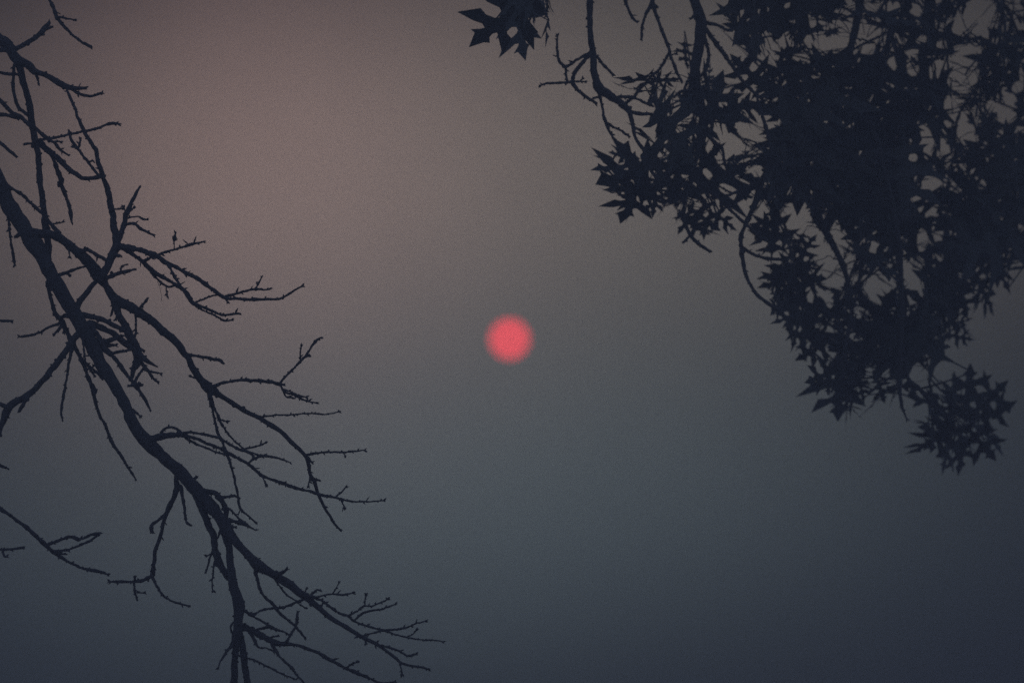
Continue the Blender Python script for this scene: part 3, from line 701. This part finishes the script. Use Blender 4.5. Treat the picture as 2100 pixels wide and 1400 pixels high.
for bx, by, tx, ty, psi in xy(RIM):
    th = math.atan2(ty - by, tx - bx); phi = r0.normal(0, .2); v = int(r0.integers(len(VAR)))
    a, l, n = (q[0] for q in frame(np.array([th]), np.array([phi]), np.array([psi * r0.choice([-1, 1])])))
    d = oak_depth(tx, ty) + r0.normal(0, .15); L = math.hypot(tx - bx, ty - by) / math.cos(phi) * MM * d
    L *= 1.18 if psi < 1.1 else 1.0; b = world(tx, ty, d) - a * L * 1.10
    q = b + L * (DNS[v][:, 0:1] * l + DNS[v][:, 1:2] * a + DNS[v][:, 2:3] * n)
    x, y = proj(q); j, i, ok = cells(x, y); cover[j[ok], i[ok]] = True
    leaves.append((v, b, a, l, n, L, 1e5))
cover |= (np.hypot(gx - 1967, gy - 862) > 72) & (gx > 1862) & (gy > 742)
cover |= (gx < 1140) & (gy > 15)
for lo, hi, need, maxout, tries in ((130, 190, .38, .15, 600), (105, 155, .28, .13, 560), (80, 120, .22, .11, 540), (55, 90, .25, .10, 400), (80, 130, .06, .02, 40)):
    for _ in range(tries):
        c = np.flatnonzero(mask & ~cover)
        if len(c) < .035 * mask.sum(): break
        c = c[r0.integers(len(c))]
        attempt(X0 + ST * (c % GW) + 1, Y0 + ST * (c // GW) + 1, lo, hi, need, maxout)
print('leaves', len(leaves), 'cover', (cover & mask).sum() / mask.sum(), 'spill', (cover & ~mask).sum() / mask.sum())

order = sorted(range(len(leaves)), key=lambda k: -leaves[k][6])
single = set(order[:300])
from mathutils import Matrix
rest_v, rest_f = [], []
for k in order:
    v, b, a, l, n, L, ar = leaves[k]
    if k in single:
        o = bpy.data.objects.new('leaf', VAR[v]); scn.collection.objects.link(o); o.parent = oak
        m = Matrix.Identity(4)
        for q in range(3):
            m[q][0], m[q][1], m[q][2], m[q][3] = l[q] * L, a[q] * L, n[q] * L, b[q] - oak_base[q]
        o.matrix_local = m
    else:
        c0 = len(rest_v)
        for w in VAR[v].vertices: rest_v.append(b + L * (w.co.x * l + w.co.y * a + w.co.z * n) - oak_base)
        for p_ in VAR[v].polygons: rest_f.append(tuple(c0 + q for q in p_.vertices))
fo = link('foliage', rest_v, rest_f, LEAF, oak); fo['kind'] = 'stuff'

# ------------------------------------------------------------------ twigs that carry the leaves
ends = np.array([b - a * L * .25 for v, b, a, l, n, L, ar in leaves])
free = np.ones(len(ends), bool); nodes, member = [], []
for k in range(len(ends)):
    if not free[k]: continue
    near = np.flatnonzero(free & (np.linalg.norm(ends - ends[k], axis=1) < .14)); free[near] = False
    nodes.append(ends[near].mean(0)); member.append(near)
nodes = np.array(nodes)
joined = np.array([world(*q[:3]) for q in oak_axis[::2]])
U8 = np.linspace(0, 1, 9)[1:-1]
def cost(A, B):
    """length of a twig from A to B, dearer where it would hang in the open"""
    p = A[:, None] + (B - A)[:, None] * U8[None, :, None]
    x, y = proj(p); j, i, ok = cells(x, y)
    return np.linalg.norm(B - A, axis=1) * (1 + 4 * (~(mask[j, i] & ok)).mean(1))
todo = list(range(len(nodes)))
nd = np.full(len(nodes), 1e9); nj = np.zeros(len(nodes), int)
for k in todo:
    dd = cost(joined, np.repeat(nodes[k:k + 1], len(joined), 0)); nj[k] = np.argmin(dd); nd[k] = dd[nj[k]]
pts = [p for p in joined]
while todo:
    k = min(todo, key=lambda q: nd[q]); todo.remove(k)
    A, B = pts[nj[k]], nodes[k]; S = Tube(); u = np.linspace(0, 1, 12)[:, None]
    side = np.cross(B - A, FW); ln = np.linalg.norm(B - A); side = side / (np.linalg.norm(side) + 1e-9) * ln
    C = A + (B - A) * .5 + side * r0.uniform(-.15, .15) + np.array([0, 0, .06 * ln])
    Pq = (1 - u) ** 2 * A + 2 * u * (1 - u) * C + u * u * B
    if ln > .01:
        S.tube(Pq, np.linspace(.0036, .0024, 12) * (1 + .08 * rng.normal(size=12)), 6, .08)
        for e_ in member[k]:
            if np.linalg.norm(ends[e_] - B) > .004:
                u5 = np.linspace(0, 1, 5)[:, None]
                S.tube(B + (ends[e_] - B) * u5 + np.array([0, 0, .01]) * np.sin(u5 * 3.14), np.full(5, .0014), 5, .05)
        link('twig', np.array(S.v) - oak_base, S.f, OAKBARK, oak)
    if todo:
        for q in (A + (B - A) * .5, B):
            pts.append(q); tn = np.array(todo)
            dd = cost(np.repeat(q[None], len(tn), 0), nodes[tn]); w = dd < nd[tn]
            nd[tn[w]] = dd[w]; nj[tn[w]] = len(pts) - 1
